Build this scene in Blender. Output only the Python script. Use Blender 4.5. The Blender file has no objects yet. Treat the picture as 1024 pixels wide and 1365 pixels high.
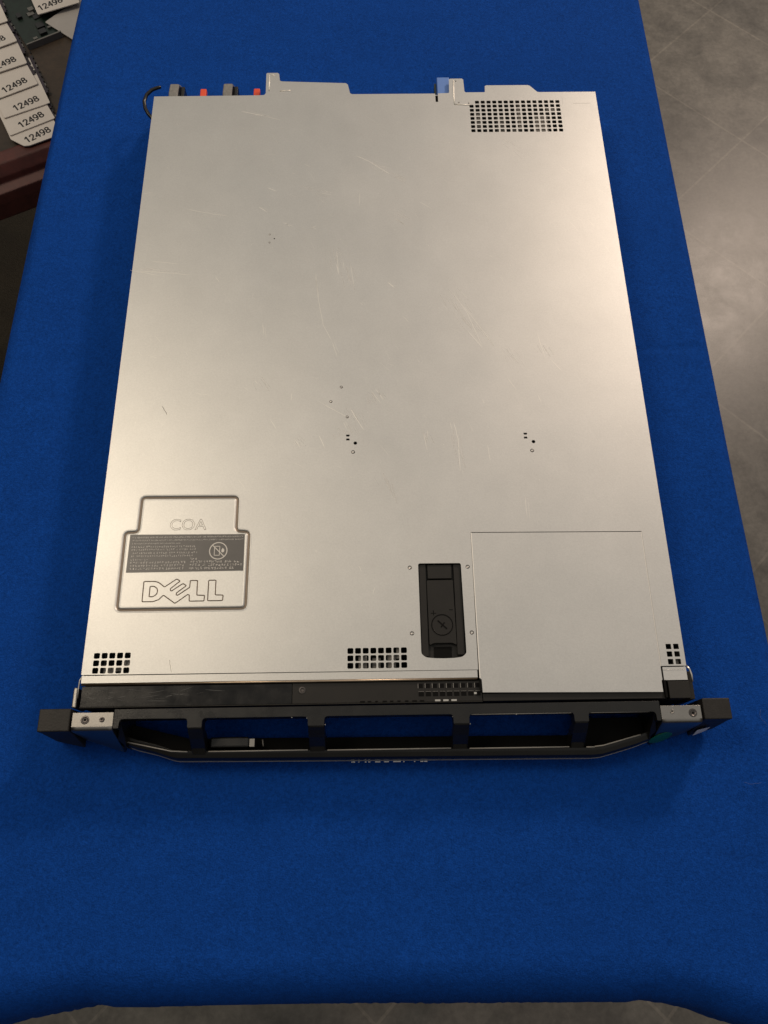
import bpy, bmesh, math, random
from mathutils import Vector, Matrix
random.seed(7)
C = bpy.context.scene.collection
SC = bpy.context.scene
MM = 0.001
R = math.radians

# ------------------------------------------------------------------ camera, world, lamps, exposure
cd = bpy.data.cameras.new('camera'); cam = bpy.data.objects.new('camera', cd); C.objects.link(cam)
PITCH, YAW, ROLL = 1.18960816, -0.02877086, 0.01364348
fwd = Vector((0, math.cos(PITCH), -math.sin(PITCH))); up = Vector((0, math.sin(PITCH), math.cos(PITCH))); rt = Vector((1, 0, 0))
Z = Matrix.Rotation(YAW, 3, 'Z'); fwd, up, rt = Z @ fwd, Z @ up, Z @ rt
rt, up = math.cos(ROLL)*rt + math.sin(ROLL)*up, -math.sin(ROLL)*rt + math.cos(ROLL)*up
M = Matrix((rt, up, -fwd)).transposed().to_4x4()
M.translation = Vector((-0.00526916, -0.09860126, 0.60935127))
cam.matrix_world = M
cd.sensor_fit = 'VERTICAL'; cd.sensor_height = 24.0; cd.lens = 1050.0/1365.0*24.0
cd.clip_start = 0.02; cd.clip_end = 100
SC.camera = cam

w = bpy.data.worlds.new('World'); SC.world = w; w.use_nodes = True
nt_ = w.node_tree; bg = nt_.nodes['Background']; bg.inputs[1].default_value = 0.50
# an indoor room: pale ceiling above, dim walls and floor below
tc_ = nt_.nodes.new('ShaderNodeTexCoord'); sp_ = nt_.nodes.new('ShaderNodeSeparateXYZ'); rp_ = nt_.nodes.new('ShaderNodeValToRGB')
nt_.links.new(tc_.outputs['Generated'], sp_.inputs[0]); nt_.links.new(sp_.outputs['Z'], rp_.inputs[0]); nt_.links.new(rp_.outputs[0], bg.inputs[0])
rp_.color_ramp.elements[0].position = .02; rp_.color_ramp.elements[0].color = (.10, .09, .08, 1)
rp_.color_ramp.elements[1].position = .62; rp_.color_ramp.elements[1].color = (1.0, .965, .90, 1)
e_ = rp_.color_ramp.elements.new(.30); e_.color = (.38, .34, .29, 1)
# the room is brighter towards the back right than on the viewer's left
dt_ = nt_.nodes.new('ShaderNodeVectorMath'); dt_.operation = 'DOT_PRODUCT'; dt_.inputs[1].default_value = (.62, .62, .48)
nt_.links.new(tc_.outputs['Generated'], dt_.inputs[0])
mr_ = nt_.nodes.new('ShaderNodeMapRange'); mr_.inputs[1].default_value = -.5; mr_.inputs[2].default_value = .8; mr_.inputs[3].default_value = .20; mr_.inputs[4].default_value = 1.1
nt_.links.new(dt_.outputs['Value'], mr_.inputs[0])
vm_ = nt_.nodes.new('ShaderNodeVectorMath'); vm_.operation = 'MULTIPLY'; nt_.links.new(rp_.outputs[0], vm_.inputs[0]); nt_.links.new(mr_.outputs[0], vm_.inputs[1]); nt_.links.new(vm_.outputs[0], bg.inputs[0])

def area(name, loc, target, sx, sy, power, col):
    l = bpy.data.lights.new(name, 'AREA'); l.shape = 'RECTANGLE'; l.size = sx; l.size_y = sy; l.energy = power; l.color = col
    o = bpy.data.objects.new(name, l); C.objects.link(o); o.location = loc
    o.rotation_euler = (Vector(target) - Vector(loc)).to_track_quat('-Z', 'Y').to_euler()
    return o
area('ceiling_lamp', (2.1, 2.9, 1.9), (0, .4, 0), 0.45, 0.45, 72, (1.0, .80, .65))
area('ceiling_lamp', (-1.15, .75, 1.9), (-.1, .2, 0), 0.7, 0.7, 14, (1.0, .85, .66))
SC.view_settings.view_transform = 'Standard'; SC.view_settings.look = 'None'
SC.view_settings.exposure = 0; SC.view_settings.gamma = 1; SC.view_settings.use_curve_mapping = False

# ------------------------------------------------------------------ materials
def mat(name, col, rough=.5, metal=0., noise=None, bump=None, sheen=0., coat=0., bevel=0., rvar=None, spec=.5):
    """noise = (scale, amount) colour variation; bump = (scale, strength, distance); rvar = (scale, amount) gloss variation"""
    m = bpy.data.materials.new(name); m.use_nodes = True
    nt = m.node_tree; N = nt.nodes; L = nt.links
    p = N['Principled BSDF']
    p.inputs['Base Color'].default_value = (*col, 1); p.inputs['Roughness'].default_value = rough; p.inputs['Metallic'].default_value = metal
    p.inputs['Specular IOR Level'].default_value = spec
    if sheen: p.inputs['Sheen Weight'].default_value = sheen; p.inputs['Sheen Roughness'].default_value = .5; p.inputs['Sheen Tint'].default_value = (*[min(1, c*4+.05) for c in col], 1)
    if coat: p.inputs['Coat Weight'].default_value = coat; p.inputs['Coat Roughness'].default_value = .15
    tc = N.new('ShaderNodeTexCoord')
    def nz(scale, detail=4, rough_=.6):
        n = N.new('ShaderNodeTexNoise'); n.inputs['Scale'].default_value = scale; n.inputs['Detail'].default_value = detail; n.inputs['Roughness'].default_value = rough_
        L.new(tc.outputs['Object'], n.inputs['Vector']); return n
    if noise:
        last = None
        for sc, am in (noise if isinstance(noise, list) else [noise]):
            n = nz(sc); r = N.new('ShaderNodeMapRange')
            r.inputs[1].default_value = .25; r.inputs[2].default_value = .75; r.inputs[3].default_value = 1-am; r.inputs[4].default_value = 1+am
            L.new(n.outputs['Fac'], r.inputs[0])
            mx = N.new('ShaderNodeVectorMath'); mx.operation = 'MULTIPLY'
            if last is None: mx.inputs[0].default_value = col
            else: L.new(last.outputs[0], mx.inputs[0])
            L.new(r.outputs[0], mx.inputs[1]); last = mx
        L.new(last.outputs[0], p.inputs['Base Color'])
    if rvar:
        n = nz(rvar[0], 5); r = N.new('ShaderNodeMapRange'); r.inputs[1].default_value = .25; r.inputs[2].default_value = .75
        r.inputs[3].default_value = max(0.02, rough-rvar[1]); r.inputs[4].default_value = min(1, rough+rvar[1])
        L.new(n.outputs['Fac'], r.inputs[0]); L.new(r.outputs[0], p.inputs['Roughness'])
    bv = None
    if bevel:
        bv = N.new('ShaderNodeBevel'); bv.samples = 4; bv.inputs['Radius'].default_value = bevel
    if bump:
        n = nz(bump[0], 3); b = N.new('ShaderNodeBump'); b.inputs['Strength'].default_value = bump[1]; b.inputs['Distance'].default_value = bump[2]
        L.new(n.outputs['Fac'], b.inputs['Height'])
        if bv: L.new(bv.outputs[0], b.inputs['Normal'])
        L.new(b.outputs[0], p.inputs['Normal'])
    elif bv: L.new(bv.outputs[0], p.inputs['Normal'])
    return m

STEEL = mat('galvanised_steel', (.57, .56, .535), .46, 1, noise=[(14, .035), (45, .02), (800, .06)], bump=(1000, .13, .0004), rvar=(11, .025))
EDGEHL = mat('highlit_panel_edge', (.86, .82, .75), .45, .45)  # pale colour paints in the highlight along edges and ribs
GROOVE_SHADE = mat('shaded_groove', (.20, .16, .125), .45, .8)  # dark tone paints the shade inside the pressed grooves
INNER = mat('inner_grey_metal', (.16, .15, .135), .55, .2)
STEEL2 = mat('bright_steel_edge', (.68, .65, .60), .33, 1, bevel=.0004)
BRONZE = mat('rolled_edge_steel', (.42, .33, .24), .35, 1, noise=(60, .15))
SCRATCH = mat('bare_scratch', (.74, .72, .67), .50, .45)
FAINT = mat('faint_scuff', (.70, .68, .63), .48, .75)
BLACK = mat('black_plastic', (.0075, .0068, .0058), .30, 0, rvar=(70, .12), spec=.42, bump=(900, .12, .0004), bevel=.0006, noise=(40, .25))
BLACKM = mat('matte_black_paint', (.014, .0125, .0105), .5, 0, spec=.28, bump=(1400, .2, .0004), bevel=.0005, noise=(60, .15))
GLOSS = mat('glossy_black_tape', (.007, .0065, .006), .22, 0, spec=.3, rvar=(60, .14), bump=(90, .08, .001), noise=(120, .4))
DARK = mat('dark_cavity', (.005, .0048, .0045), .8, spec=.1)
EARM = mat('textured_black_ear', (.017, .015, .013), .5, 0, spec=.3, bump=(700, .3, .0005), bevel=.0009, noise=(130, .35))
CAPM = mat('brushed_grey_metal', (.27, .256, .236), .34, 1, noise=[(90, .06)], bump=(500, .05, .0003), bevel=.0005)
SCREWM = mat('dark_screw', (.10, .09, .085), .35, 1)
LABELM = mat('grey_printed_label', (.085, .079, .073), .36, 0, noise=(150, .10), spec=.6)
INK = mat('pale_label_print', (.62, .59, .54), .5)
SILVERINK = mat('silver_print', (.75, .73, .70), .4, .2)
ORANGE = mat('orange_plastic', (.72, .075, .025), .4)
BLUETAB = mat('light_blue_plastic', (.115, .225, .55), .45, bevel=.0005)
EDGEP = mat('highlit_plastic_edge', (.34, .315, .28), .4)  # pale grey paints the highlight along the bezel edges
GREYPL = mat('grey_translucent_plastic', (.20, .19, .175), .4, bevel=.0008, noise=(200, .3))
GREENPATCH = mat('green_patch', (.008, .11, .05), .3)
WHITEST = mat('white_sticker', (.62, .62, .66), .4)
CLOTH = mat('blue_felt_cloth', (.0042, .046, .250), .95, 0, noise=[(6, .08), (70, .09), (330, .22), (1000, .30)], bump=(800, .6, .0012), sheen=.04, spec=.06)
CARDW = mat('white_card', (.66, .60, .54), .55, noise=(30, .05))
CARDG = mat('grey_card', (.42, .39, .36), .6, noise=(30, .08))
PRINT = mat('black_print', (.02, .018, .018), .6)
PCB = mat('dark_green_board', (.006, .016, .010), .45, noise=(160, .5))
PCBP = mat('dark_purple_board', (.03, .02, .03), .45, noise=(120, .4))
CHIP = mat('black_chip', (.012, .012, .012), .35)
SOLDER = mat('tin_contact', (.20, .19, .17), .4, .8)
WOODR = mat('dark_red_painted_wood', (.082, .017, .011), .55, noise=[(25, .3), (120, .2)], bump=(120, .2, .001), bevel=.004)
WOODB = mat('brown_wood', (.040, .025, .014), .6, noise=[(18, .35), (160, .25)], bump=(160, .25, .001))
SHADEM = mat('dark_brown_shade', (.030, .026, .017), .9, noise=[(8, .3), (300, .35)], bump=(400, .5, .003))  # dark brown stands in for shade on the floor
LEGM = mat('grey_leg_metal', (.30, .30, .30), .4, .9)

HAZE_ = bpy.data.materials.new('hazy_smudge'); HAZE_.use_nodes = True
_p = HAZE_.node_tree.nodes['Principled BSDF']; _p.inputs['Base Color'].default_value = (.86, .83, .77, 1); _p.inputs['Metallic'].default_value = .3; _p.inputs['Roughness'].default_value = .5; _p.inputs['Alpha'].default_value = .13
def floor_shading():
    m = mat('vinyl_tile', (.17, .145, .115), .33, 0, bump=(300, .08, .001), spec=.34)
    nt = m.node_tree; N = nt.nodes; L = nt.links; p = N['Principled BSDF']
    tc = N.new('ShaderNodeTexCoord'); mp = N.new('ShaderNodeMapping'); mp.vector_type = 'POINT'
    mp.inputs['Rotation'].default_value = (0, 0, R(-45)); L.new(tc.outputs['Object'], mp.inputs['Vector'])
    mp2 = N.new('ShaderNodeVectorMath'); mp2.operation = 'ADD'; mp2.inputs[1].default_value = (.305*20-(1.558 % .305), .305*20-(.052 % .305)-.002, 0)
    L.new(mp.outputs[0], mp2.inputs[0])
    br = N.new('ShaderNodeTexBrick'); br.offset = 0; br.inputs['Scale'].default_value = 1; br.inputs['Mortar Size'].default_value = .0026; br.inputs['Mortar Smooth'].default_value = .3
    br.inputs['Brick Width'].default_value = .305; br.inputs['Row Height'].default_value = .305
    br.inputs['Color1'].default_value = (.93, .93, .93, 1); br.inputs['Color2'].default_value = (1.06, 1.05, 1.03, 1); br.inputs['Mortar'].default_value = (1.30, 1.28, 1.24, 1); br.inputs['Bias'].default_value = 0
    L.new(mp2.outputs[0], br.inputs['Vector'])
    n1 = N.new('ShaderNodeTexNoise'); n1.inputs['Scale'].default_value = 12; n1.inputs['Detail'].default_value = 9; n1.inputs['Roughness'].default_value = .68; n1.inputs['Distortion'].default_value = .25
    L.new(tc.outputs['Object'], n1.inputs['Vector'])
    cr = N.new('ShaderNodeValToRGB'); cr.color_ramp.elements[0].position = .3; cr.color_ramp.elements[1].position = .72
    cr.color_ramp.elements[0].color = (.060, .055, .049, 1); cr.color_ramp.elements[1].color = (.146, .136, .120, 1)
    L.new(n1.outputs['Fac'], cr.inputs[0])
    n2 = N.new('ShaderNodeTexNoise'); n2.inputs['Scale'].default_value = 130; n2.inputs['Detail'].default_value = 4; L.new(tc.outputs['Object'], n2.inputs['Vector'])
    r2 = N.new('ShaderNodeMapRange'); r2.inputs[1].default_value = .3; r2.inputs[2].default_value = .7; r2.inputs[3].default_value = .85; r2.inputs[4].default_value = 1.15; L.new(n2.outputs['Fac'], r2.inputs[0])
    a = N.new('ShaderNodeVectorMath'); a.operation = 'MULTIPLY'; L.new(cr.outputs[0], a.inputs[0]); L.new(br.outputs['Color'], a.inputs[1])
    b = N.new('ShaderNodeVectorMath'); b.operation = 'MULTIPLY'; L.new(a.outputs[0], b.inputs[0]); L.new(r2.outputs[0], b.inputs[1])
    L.new(b.outputs[0], p.inputs['Base Color'])
    rr = N.new('ShaderNodeMapRange'); rr.inputs[1].default_value = .3; rr.inputs[2].default_value = .7; rr.inputs[3].default_value = .33; rr.inputs[4].default_value = .41
    L.new(n1.outputs['Fac'], rr.inputs[0]); L.new(rr.outputs[0], p.inputs['Roughness'])
    return m
FLOOR = floor_shading()

# ------------------------------------------------------------------ helpers (all lengths in mm unless said otherwise)
def tag(o, label=None, cat=None, group=None, kind=None):
    for k, v in (('label', label), ('category', cat), ('group', group), ('kind', kind)):
        if v: o[k] = v
    return o
def empty(name, loc, label, cat, group=None):
    o = bpy.data.objects.new(name, None); C.objects.link(o); o.location = loc; o.empty_display_size = .02
    return tag(o, label, cat, group)
def obj(name, bm, m, parent=None, smooth=False, recalc=True):
    if recalc: bmesh.ops.recalc_face_normals(bm, faces=bm.faces[:])
    me = bpy.data.meshes.new(name); bm.to_mesh(me); bm.free()
    for mm_ in (m if isinstance(m, list) else [m]): me.materials.append(mm_)
    if smooth:
        for p in me.polygons: p.use_smooth = True
    o = bpy.data.objects.new(name, me); C.objects.link(o)
    if parent: o.parent = parent
    return o
def box(bm, x0, x1, y0, y1, z0, z1, mi=0):
    vs = [bm.verts.new((x*MM, y*MM, z*MM)) for z in (z0, z1) for y in (y0, y1) for x in (x0, x1)]
    for f in ((0, 1, 3, 2), (4, 6, 7, 5), (0, 4, 5, 1), (2, 3, 7, 6), (0, 2, 6, 4), (1, 5, 7, 3)):
        bm.faces.new([vs[i] for i in f]).material_index = mi
    return vs
def boxes(name, lst, m, parent, bev=0):
    bm = bmesh.new()
    for b in lst: box(bm, *b)
    if bev: bmesh.ops.bevel(bm, geom=bm.edges[:], offset=bev*MM, segments=2, affect='EDGES', profile=.5)
    return obj(name, bm, m, parent)
def each(name, lst, m, parent, bev=0):
    for b in lst: boxes(name, [b], m, parent, bev)
def rrect(cx, cy, wx, wy, r, n=3):
    pts = []
    for sx, sy, a0 in ((1, 1, 0), (-1, 1, 90), (-1, -1, 180), (1, -1, 270)):
        for i in range(n+1):
            a = R(a0 + 90*i/n); pts.append((cx+sx*(wx/2-r)+r*math.cos(a), cy+sy*(wy/2-r)+r*math.sin(a)))
    return pts
def circ(cx, cy, r, n=16):
    return [(cx+r*math.cos(2*math.pi*i/n), cy+r*math.sin(2*math.pi*i/n)) for i in range(n)]
def area2(p): return sum(p[i-1][0]*p[i][1]-p[i][0]*p[i-1][1] for i in range(len(p)))/2
def offs(p, d):
    """offset a closed outline outwards by d with mitred corners"""
    if area2(p) < 0: p = p[::-1]
    out = []; n = len(p)
    for i in range(n):
        a, b, c = Vector(p[i-1]), Vector(p[i]), Vector(p[(i+1) % n])
        e1 = (b-a).normalized(); e2 = (c-b).normalized()
        n1 = Vector((e1.y, -e1.x)); n2 = Vector((e2.y, -e2.x)); m = n1+n2
        if m.length < 1e-6: m = n1.copy()
        m.normalize(); k = min(1/max(.35, m.dot(n1)), 2.2)
        q = b+m*d*k; out.append((q.x, q.y))
    return out
def chaikin(p, it=1, closed=True, f=.25):
    for _ in range(it):
        q = []
        for i in range(len(p)):
            a, b = p[i], p[(i+1) % len(p)]
            q += [(a[0]*(1-f)+b[0]*f, a[1]*(1-f)+b[1]*f), (a[0]*f+b[0]*(1-f), a[1]*f+b[1]*(1-f))]
        p = q
    return p
def fillet(p, r, n=4):
    """round every corner of a closed outline with a radius of about r"""
    out = []; k = len(p)
    for i in range(k):
        a, b, c = Vector(p[i-1]), Vector(p[i]), Vector(p[(i+1) % k])
        d = min(r, (a-b).length*.45, (c-b).length*.45); s = b+(a-b).normalized()*d; e = b+(c-b).normalized()*d
        for j in range(n+1):
            t = j/n; q = s*(1-t)**2+b*2*t*(1-t)+e*t*t; out.append((q.x, q.y))
    return out
def plate(bm, loops, ztop, th):
    """a flat sheet with holes: first loop outline, other loops holes"""
    cu = bpy.data.curves.new('sheet', 'CURVE'); cu.dimensions = '2D'; cu.fill_mode = 'BOTH'; cu.extrude = th/2*MM
    for lp in loops:
        s = cu.splines.new('POLY'); s.points.add(len(lp)-1); s.use_cyclic_u = True
        for pt, (x, y) in zip(s.points, lp): pt.co = (x*MM, y*MM, 0, 1)
    o = bpy.data.objects.new('sheet', cu); C.objects.link(o)
    dg = bpy.context.evaluated_depsgraph_get(); me = bpy.data.meshes.new_from_object(o.evaluated_get(dg))
    me.transform(Matrix.Translation((0, 0, (ztop-th/2)*MM)))
    bm.from_mesh(me); bpy.data.meshes.remove(me); bpy.data.objects.remove(o); bpy.data.curves.remove(cu)
def groove(bm, p, prof, z):
    """sweep a small cross-section (offset, depth) round a closed outline"""
    rings = [[bm.verts.new((x*MM, y*MM, (z+dz)*MM)) for x, y in offs(p, d)] for d, dz in prof]
    for a, b in zip(rings, rings[1:]):
        for i in range(len(a)):
            f = bm.faces.new((a[i-1], a[i], b[i], b[i-1])); f.smooth = True
def tube(bm, pts, r, n=8, closed=False, cap=True):
    P = [Vector(p)*MM for p in pts]; rings = []
    for i, p in enumerate(P):
        a = P[i-1] if (i or closed) else P[0]; b = P[(i+1) % len(P)] if (i < len(P)-1 or closed) else P[-1]
        t = (b-a).normalized(); u = t.cross(Vector((0, 0, 1)))
        if u.length < 1e-4: u = t.cross(Vector((0, 1, 0)))
        u.normalize(); v = t.cross(u); rr = (r[i] if isinstance(r, (list, tuple)) else r)*MM
        rings.append([bm.verts.new(p+u*rr*math.cos(2*math.pi*k/n)+v*rr*math.sin(2*math.pi*k/n)) for k in range(n)])
    pairs = list(zip(rings, rings[1:])) + ([(rings[-1], rings[0])] if closed else [])
    for a, b in pairs:
        for k in range(n): bm.faces.new((a[k-1], a[k], b[k], b[k-1])).smooth = True
    if cap and not closed: bm.faces.new(rings[0]); bm.faces.new(rings[-1][::-1])
def lathe(bm, cx, cy, prof, n=20):
    rings = [[bm.verts.new(((cx+r*math.cos(2*math.pi*k/n))*MM, (cy+r*math.sin(2*math.pi*k/n))*MM, z*MM)) for k in range(n)] for r, z in prof]
    for a, b in zip(rings, rings[1:]):
        for k in range(n): bm.faces.new((a[k-1], a[k], b[k], b[k-1]))
    bm.faces.new(rings[-1])
def text_mesh(bm, s, size, cx, cy, z, rot=0, sx=1., outline=0., depth=.1):
    cu = bpy.data.curves.new('lettering', 'FONT'); cu.body = s; cu.size = size*MM; cu.align_x = 'CENTER'; cu.align_y = 'CENTER'
    if outline: cu.fill_mode = 'NONE'; cu.bevel_depth = outline*MM; cu.bevel_resolution = 1
    else: cu.extrude = depth/2*MM; cu.offset = .004*size*MM
    o = bpy.data.objects.new('lettering', cu); C.objects.link(o)
    dg = bpy.context.evaluated_depsgraph_get(); me = bpy.data.meshes.new_from_object(o.evaluated_get(dg))
    me.transform(Matrix.Translation((cx*MM, cy*MM, z*MM)) @ Matrix.Rotation(rot, 4, 'Z') @ Matrix.Diagonal((sx, 1, 1, 1)))
    bm.from_mesh(me); bpy.data.meshes.remove(me); bpy.data.objects.remove(o); bpy.data.curves.remove(cu)

STROKES = {'1': [[(.06, .76), (.29, 1), (.29, 0)]],
 '2': [[(.03, .78), (.09, .93), (.25, 1), (.41, .92), (.46, .76), (.40, .56), (.03, 0), (.49, 0)]],
 '4': [[(.39, 0), (.39, 1), (.01, .29), (.52, .29)]],
 '9': [[(.25+.22*math.cos(R(t)), .69+.31*math.sin(R(t))) for t in range(0, 361, 30)] + [(.46, .45), (.37, .14), (.24, .0), (.08, .03)]],
 '8': [[(.25+.19*math.cos(R(t)), .755+.245*math.sin(R(t))) for t in range(0, 361, 30)], [(.25+.235*math.cos(R(t)), .26+.26*math.sin(R(t))) for t in range(0, 361, 30)]]}
def digits_mesh(bm, s, ht, cx, cy, z, rot, pitch=.66, wd=.185):
    """printed digits drawn as flat strokes"""
    n = len(s); cr, sr = math.cos(rot), math.sin(rot)
    def put(x, y): x, y = x*ht, y*ht; return Vector((cx+x*cr-y*sr, cy+x*sr+y*cr))
    for i, ch in enumerate(s):
        ox = (i-(n-1)/2)*pitch-.25
        for st in STROKES[ch]:
            pts = [put(x+ox, y-.5) for x, y in st]
            for k, (p, q) in enumerate(zip(pts, pts[1:])):
                t = (q-p).normalized()*wd*ht*.5; m = Vector((-t.y, t.x)); zz = z+.004*(k % 3)
                e0, e1 = p-t*.55, q+t*.55
                bm.faces.new([bm.verts.new((v.x*MM, v.y*MM, zz*MM)) for v in (e0+m, e0-m, e1-m, e1+m)])

# ------------------------------------------------------------------ setting: floor, sheet for its shade
bm = bmesh.new()
vs = [bm.verts.new(p) for p in ((-9, -9, -.75), (9, -9, -.75), (9, 9, -.75), (-9, 9, -.75))]; bm.faces.new(vs)
tag(obj('floor', bm, FLOOR), kind='structure')
m_ = boxes('floor_shading', [(-1900, -470, 200, 2300, -749, -744)], SHADEM, None)  # dark sheet added where the floor is only in shade
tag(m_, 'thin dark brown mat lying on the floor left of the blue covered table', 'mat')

# ------------------------------------------------------------------ table and its cloth
TX0, TX1, TY0, TY1 = -330, 298, -188, 1250
tab = empty('folding_table', (0, 0, -.75), 'long folding table hidden under the blue cloth', 'table')
t_ = boxes('tabletop', [(TX0, TX1, TY0, TY1, 750-29, 750-3)], LEGM, tab, 3)
for x in (TX0+70, TX1-70):
    for y in (TY0+120, TY1-120):
        bm = bmesh.new(); tube(bm, [(x, y, 0), (x, y, 721)], 13, 12); obj('leg', bm, LEGM, tab)

def cloth():
    n_rnd = random.Random(3)
    rad = 11.0; rf = 31.0; side = 230.0
    def lerp(t, a, b): return a+(b-a)*t
    # coordinates across (u) and along (v): arc length from the middle of the top
    us = [-330-side+i*10 for i in range(int(side/10))] + [-330+i*2.2 for i in range(int(635/2.2)+1)] + [306+i*10 for i in range(int(side/10)+1)]
    vs_ = [-263.8+i*2.2 for i in range(46)] + [-162.6+i*3.0 for i in range(476)]
    hem = [n_rnd.uniform(-.9, .9) for _ in us]
    def fold(d, rad=11.0):  # d: distance past the start of the bend -> (outward, downward)
        if d <= 0: return d, 0.
        a = d/rad
        if a < 1.45: return rad*math.sin(a), rad*(1-math.cos(a))
        return rad*math.sin(1.45)+(d-rad*1.45)*.12, rad*(1-math.cos(1.45))+(d-rad*1.45)*.993
    ctl = [(-420, -262), (-330, -226), (-262, -207.5), (-207, -198.8), (-190, -202), (0, -202.2), (90, -203.4), (165, -205), (178, -203.5), (200, -206.5), (215, -209.5), (231, -216), (300, -236), (420, -275)]
    def hemy(x):
        for a, b in zip(ctl, ctl[1:]):
            if a[0] <= x <= b[0]: return lerp((x-a[0])/(b[0]-a[0]), a[1], b[1])
        return ctl[-1][1]
    def smooth_noise(x, y):
        return (math.sin(x*.021+1.3)*math.sin(y*.017+.4) + .6*math.sin(x*.043+y*.031+2.) + .5*math.sin(y*.052-x*.012+.7))
    bm = bmesh.new(); G = []
    for v in vs_:
        row = []
        for i, u in enumerate(us):
            L = -337+(v-300)*.0; xl = -342.5+(v-300)*.018; xr = 303.6+ (0 if v > 170 else (170-v)*.010)
            if u < 0: o_, d_ = fold(xl+rad-u); x = xl+rad-o_
            else: o_, d_ = fold(u-(xr-rad)); x = xr-rad+o_
            if -330 < u < 306 and abs(u) < 0: pass
            y0 = hemy(max(-420, min(420, u))) - 9
            oy, dy = fold((y0+rf)-v, rf)
            # flare of the front fall, so that its hem stands out
            y = y0+rf-oy; fl = max(0, dy-14)/50
            y -= fl*(3.0+.5*math.sin(u*.021+.6)+hem[i]*.45)
            z = -d_-dy
            if d_ > 8: x += math.copysign(6*min(1, d_/150)*math.sin(v*.023+1), u)*1.0 - math.copysign(6*min(1, d_/150), -u)
            top = 1 if (d_ == 0 and dy == 0) else 0
            if top:
                q = .35*smooth_noise(u, v)
                if abs(u) < 235 and -45 < v < 590: q = min(q, .3)*.6 - .2
                # pressed fold line across the runner, right of the box
                if u > 215: q -= 1.0*math.exp(-((v-302-.02*(u-215))/3.2)**2)
                if v < -50: q -= .55*math.exp(-((u-36-.10*(v+120)-3*math.sin(v*.05))/3.5)**2)*min(1, (-50-v)/40) + .3*math.exp(-((u+118+.2*(v+120))/6.)**2)*min(1, (-50-v)/40)
                if u < -240: q -= .5*math.exp(-((v-296)/4.)**2)
                z += q
            row.append(bm.verts.new((x*MM, y*MM, (z-.4)*MM)))
        G.append(row)
    for a, b in zip(G, G[1:]):
        for i in range(len(a)-1):
            bm.faces.new((a[i], a[i+1], b[i+1], b[i])).smooth = True
    o = obj('tablecloth', bm, CLOTH, recalc=False)
    sm = o.modifiers.new('thickness', 'SOLIDIFY'); sm.thickness = .0012; sm.offset = -1
    return tag(o, 'bright royal blue felt cloth spread over the table under the server', 'tablecloth')
cloth()

# lint on the cloth: short pale hairs
bm = bmesh.new(); rl = random.Random(5)
for cx, cy in [(285, -20), (292, -38), (262, -72)]:
    a = rl.uniform(0, 6.28); pts = []
    x, y = cx, cy
    for k in range(7):
        pts.append((x, y, .9)); a += rl.uniform(-.5, .5); x += 2.2*math.cos(a); y += 2.2*math.sin(a)
    tube(bm, pts, .11, 4)
tag(obj('lint', bm, mat('pale_lint', (.06, .11, .30), .8)), kind='stuff')

# ------------------------------------------------------------------ the server
ZT = 42.8
srv = empty('rack_server', (0, .25, .0), 'flat silver steel rack server lying on the blue cloth with a black front bezel', 'server')
srv.location = (0, 0, 0)
boxes('chassis', [(-216.3, -215.3, 0, 571, 1, 41.7), (215.3, 216.3, 0, 571, 1, 41.7), (-215.3, 215.3, 570, 571, 1, 41.7), (-215.3, 215.3, 0, 570, 1, 2)], STEEL, srv)
boxes('drive_front', [(-216.3, 216.3, -16.3, -.3, 1, 34)], DARK, srv)
ib = [(-214, 214, 2, 569, 2.2, 3.8)]
ins = boxes('main_board', ib, mat('inner_board', (.010, .014, .011), .6), srv)
# metal bits that glint through the vent holes
lst = [(-203, -196, 6, 13, 36, 38.5), (-197, -189, 9, 12, 37, 39), (-190, -184, 12, 17, 38, 39.5), (-19, -13, 7, 17, 37, 39), (-9, -3, 8, 16, 36, 38), (2, 8, 7, 18, 37, 39.5), (8.5, 11, 15, 24, 38.5, 40), (209, 213, 7, 12, 38, 39.5),
       (98, 104, 533, 552, 34, 37.5), (118, 125, 521, 548, 33, 37), (131, 139, 520, 528, 36, 39), (154, 168, 524, 548, 35, 38), (139, 142, 528, 562, 36, 38), (168, 180, 552, 556, 35, 38)]
each('inner_bracket', lst, INNER, srv)

# --- top cover with every hole cut through
T = [(-187, 143.2), (-112.6, 142.6), (-112.4, 114.2), (-102.5, 113.6), (-102.4, 53.4), (-197.0, 53.4), (-197.2, 114.3), (-187.2, 114.4)]
T = fillet(T, 3.4, 4)
D1 = [(-179.0, 74.9), (-170.8, 74.9), (-167.9, 74.0), (-165.6, 72.3), (-163.3, 70.4), (-154.6, 76.6), (-152.0, 74.9), (-158.9, 69.0), (-158.6, 67.5), (-157.6, 67.4), (-149.7, 73.0), (-147.1, 71.2), (-154.2, 65.6), (-154.0, 64.2), (-153.0, 63.9), (-144.5, 69.9), (-144.4, 75.2), (-139.0, 75.2), (-138.8, 63.8), (-133.0, 63.6), (-133.2, 59.3), (-144.1, 59.3), (-144.3, 64.0), (-145.7, 64.4), (-154.5, 57.7), (-163.5, 64.2), (-166.7, 60.8), (-170.8, 59.3), (-178.9, 59.3)]
Dc = [(-174.0, 71.1), (-171.2, 71.1), (-168.8, 69.6), (-168.1, 67.2), (-168.8, 64.8), (-171.1, 63.1), (-174.1, 63.1)]
L2 = [(-130.7, 75.2), (-125.3, 75.2), (-125.1, 63.8), (-119.3, 63.6), (-119.5, 59.4), (-130.5, 59.4)]
D1, Dc, L2 = [fillet(p, .7, 2) for p in (D1, Dc, L2)]
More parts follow.
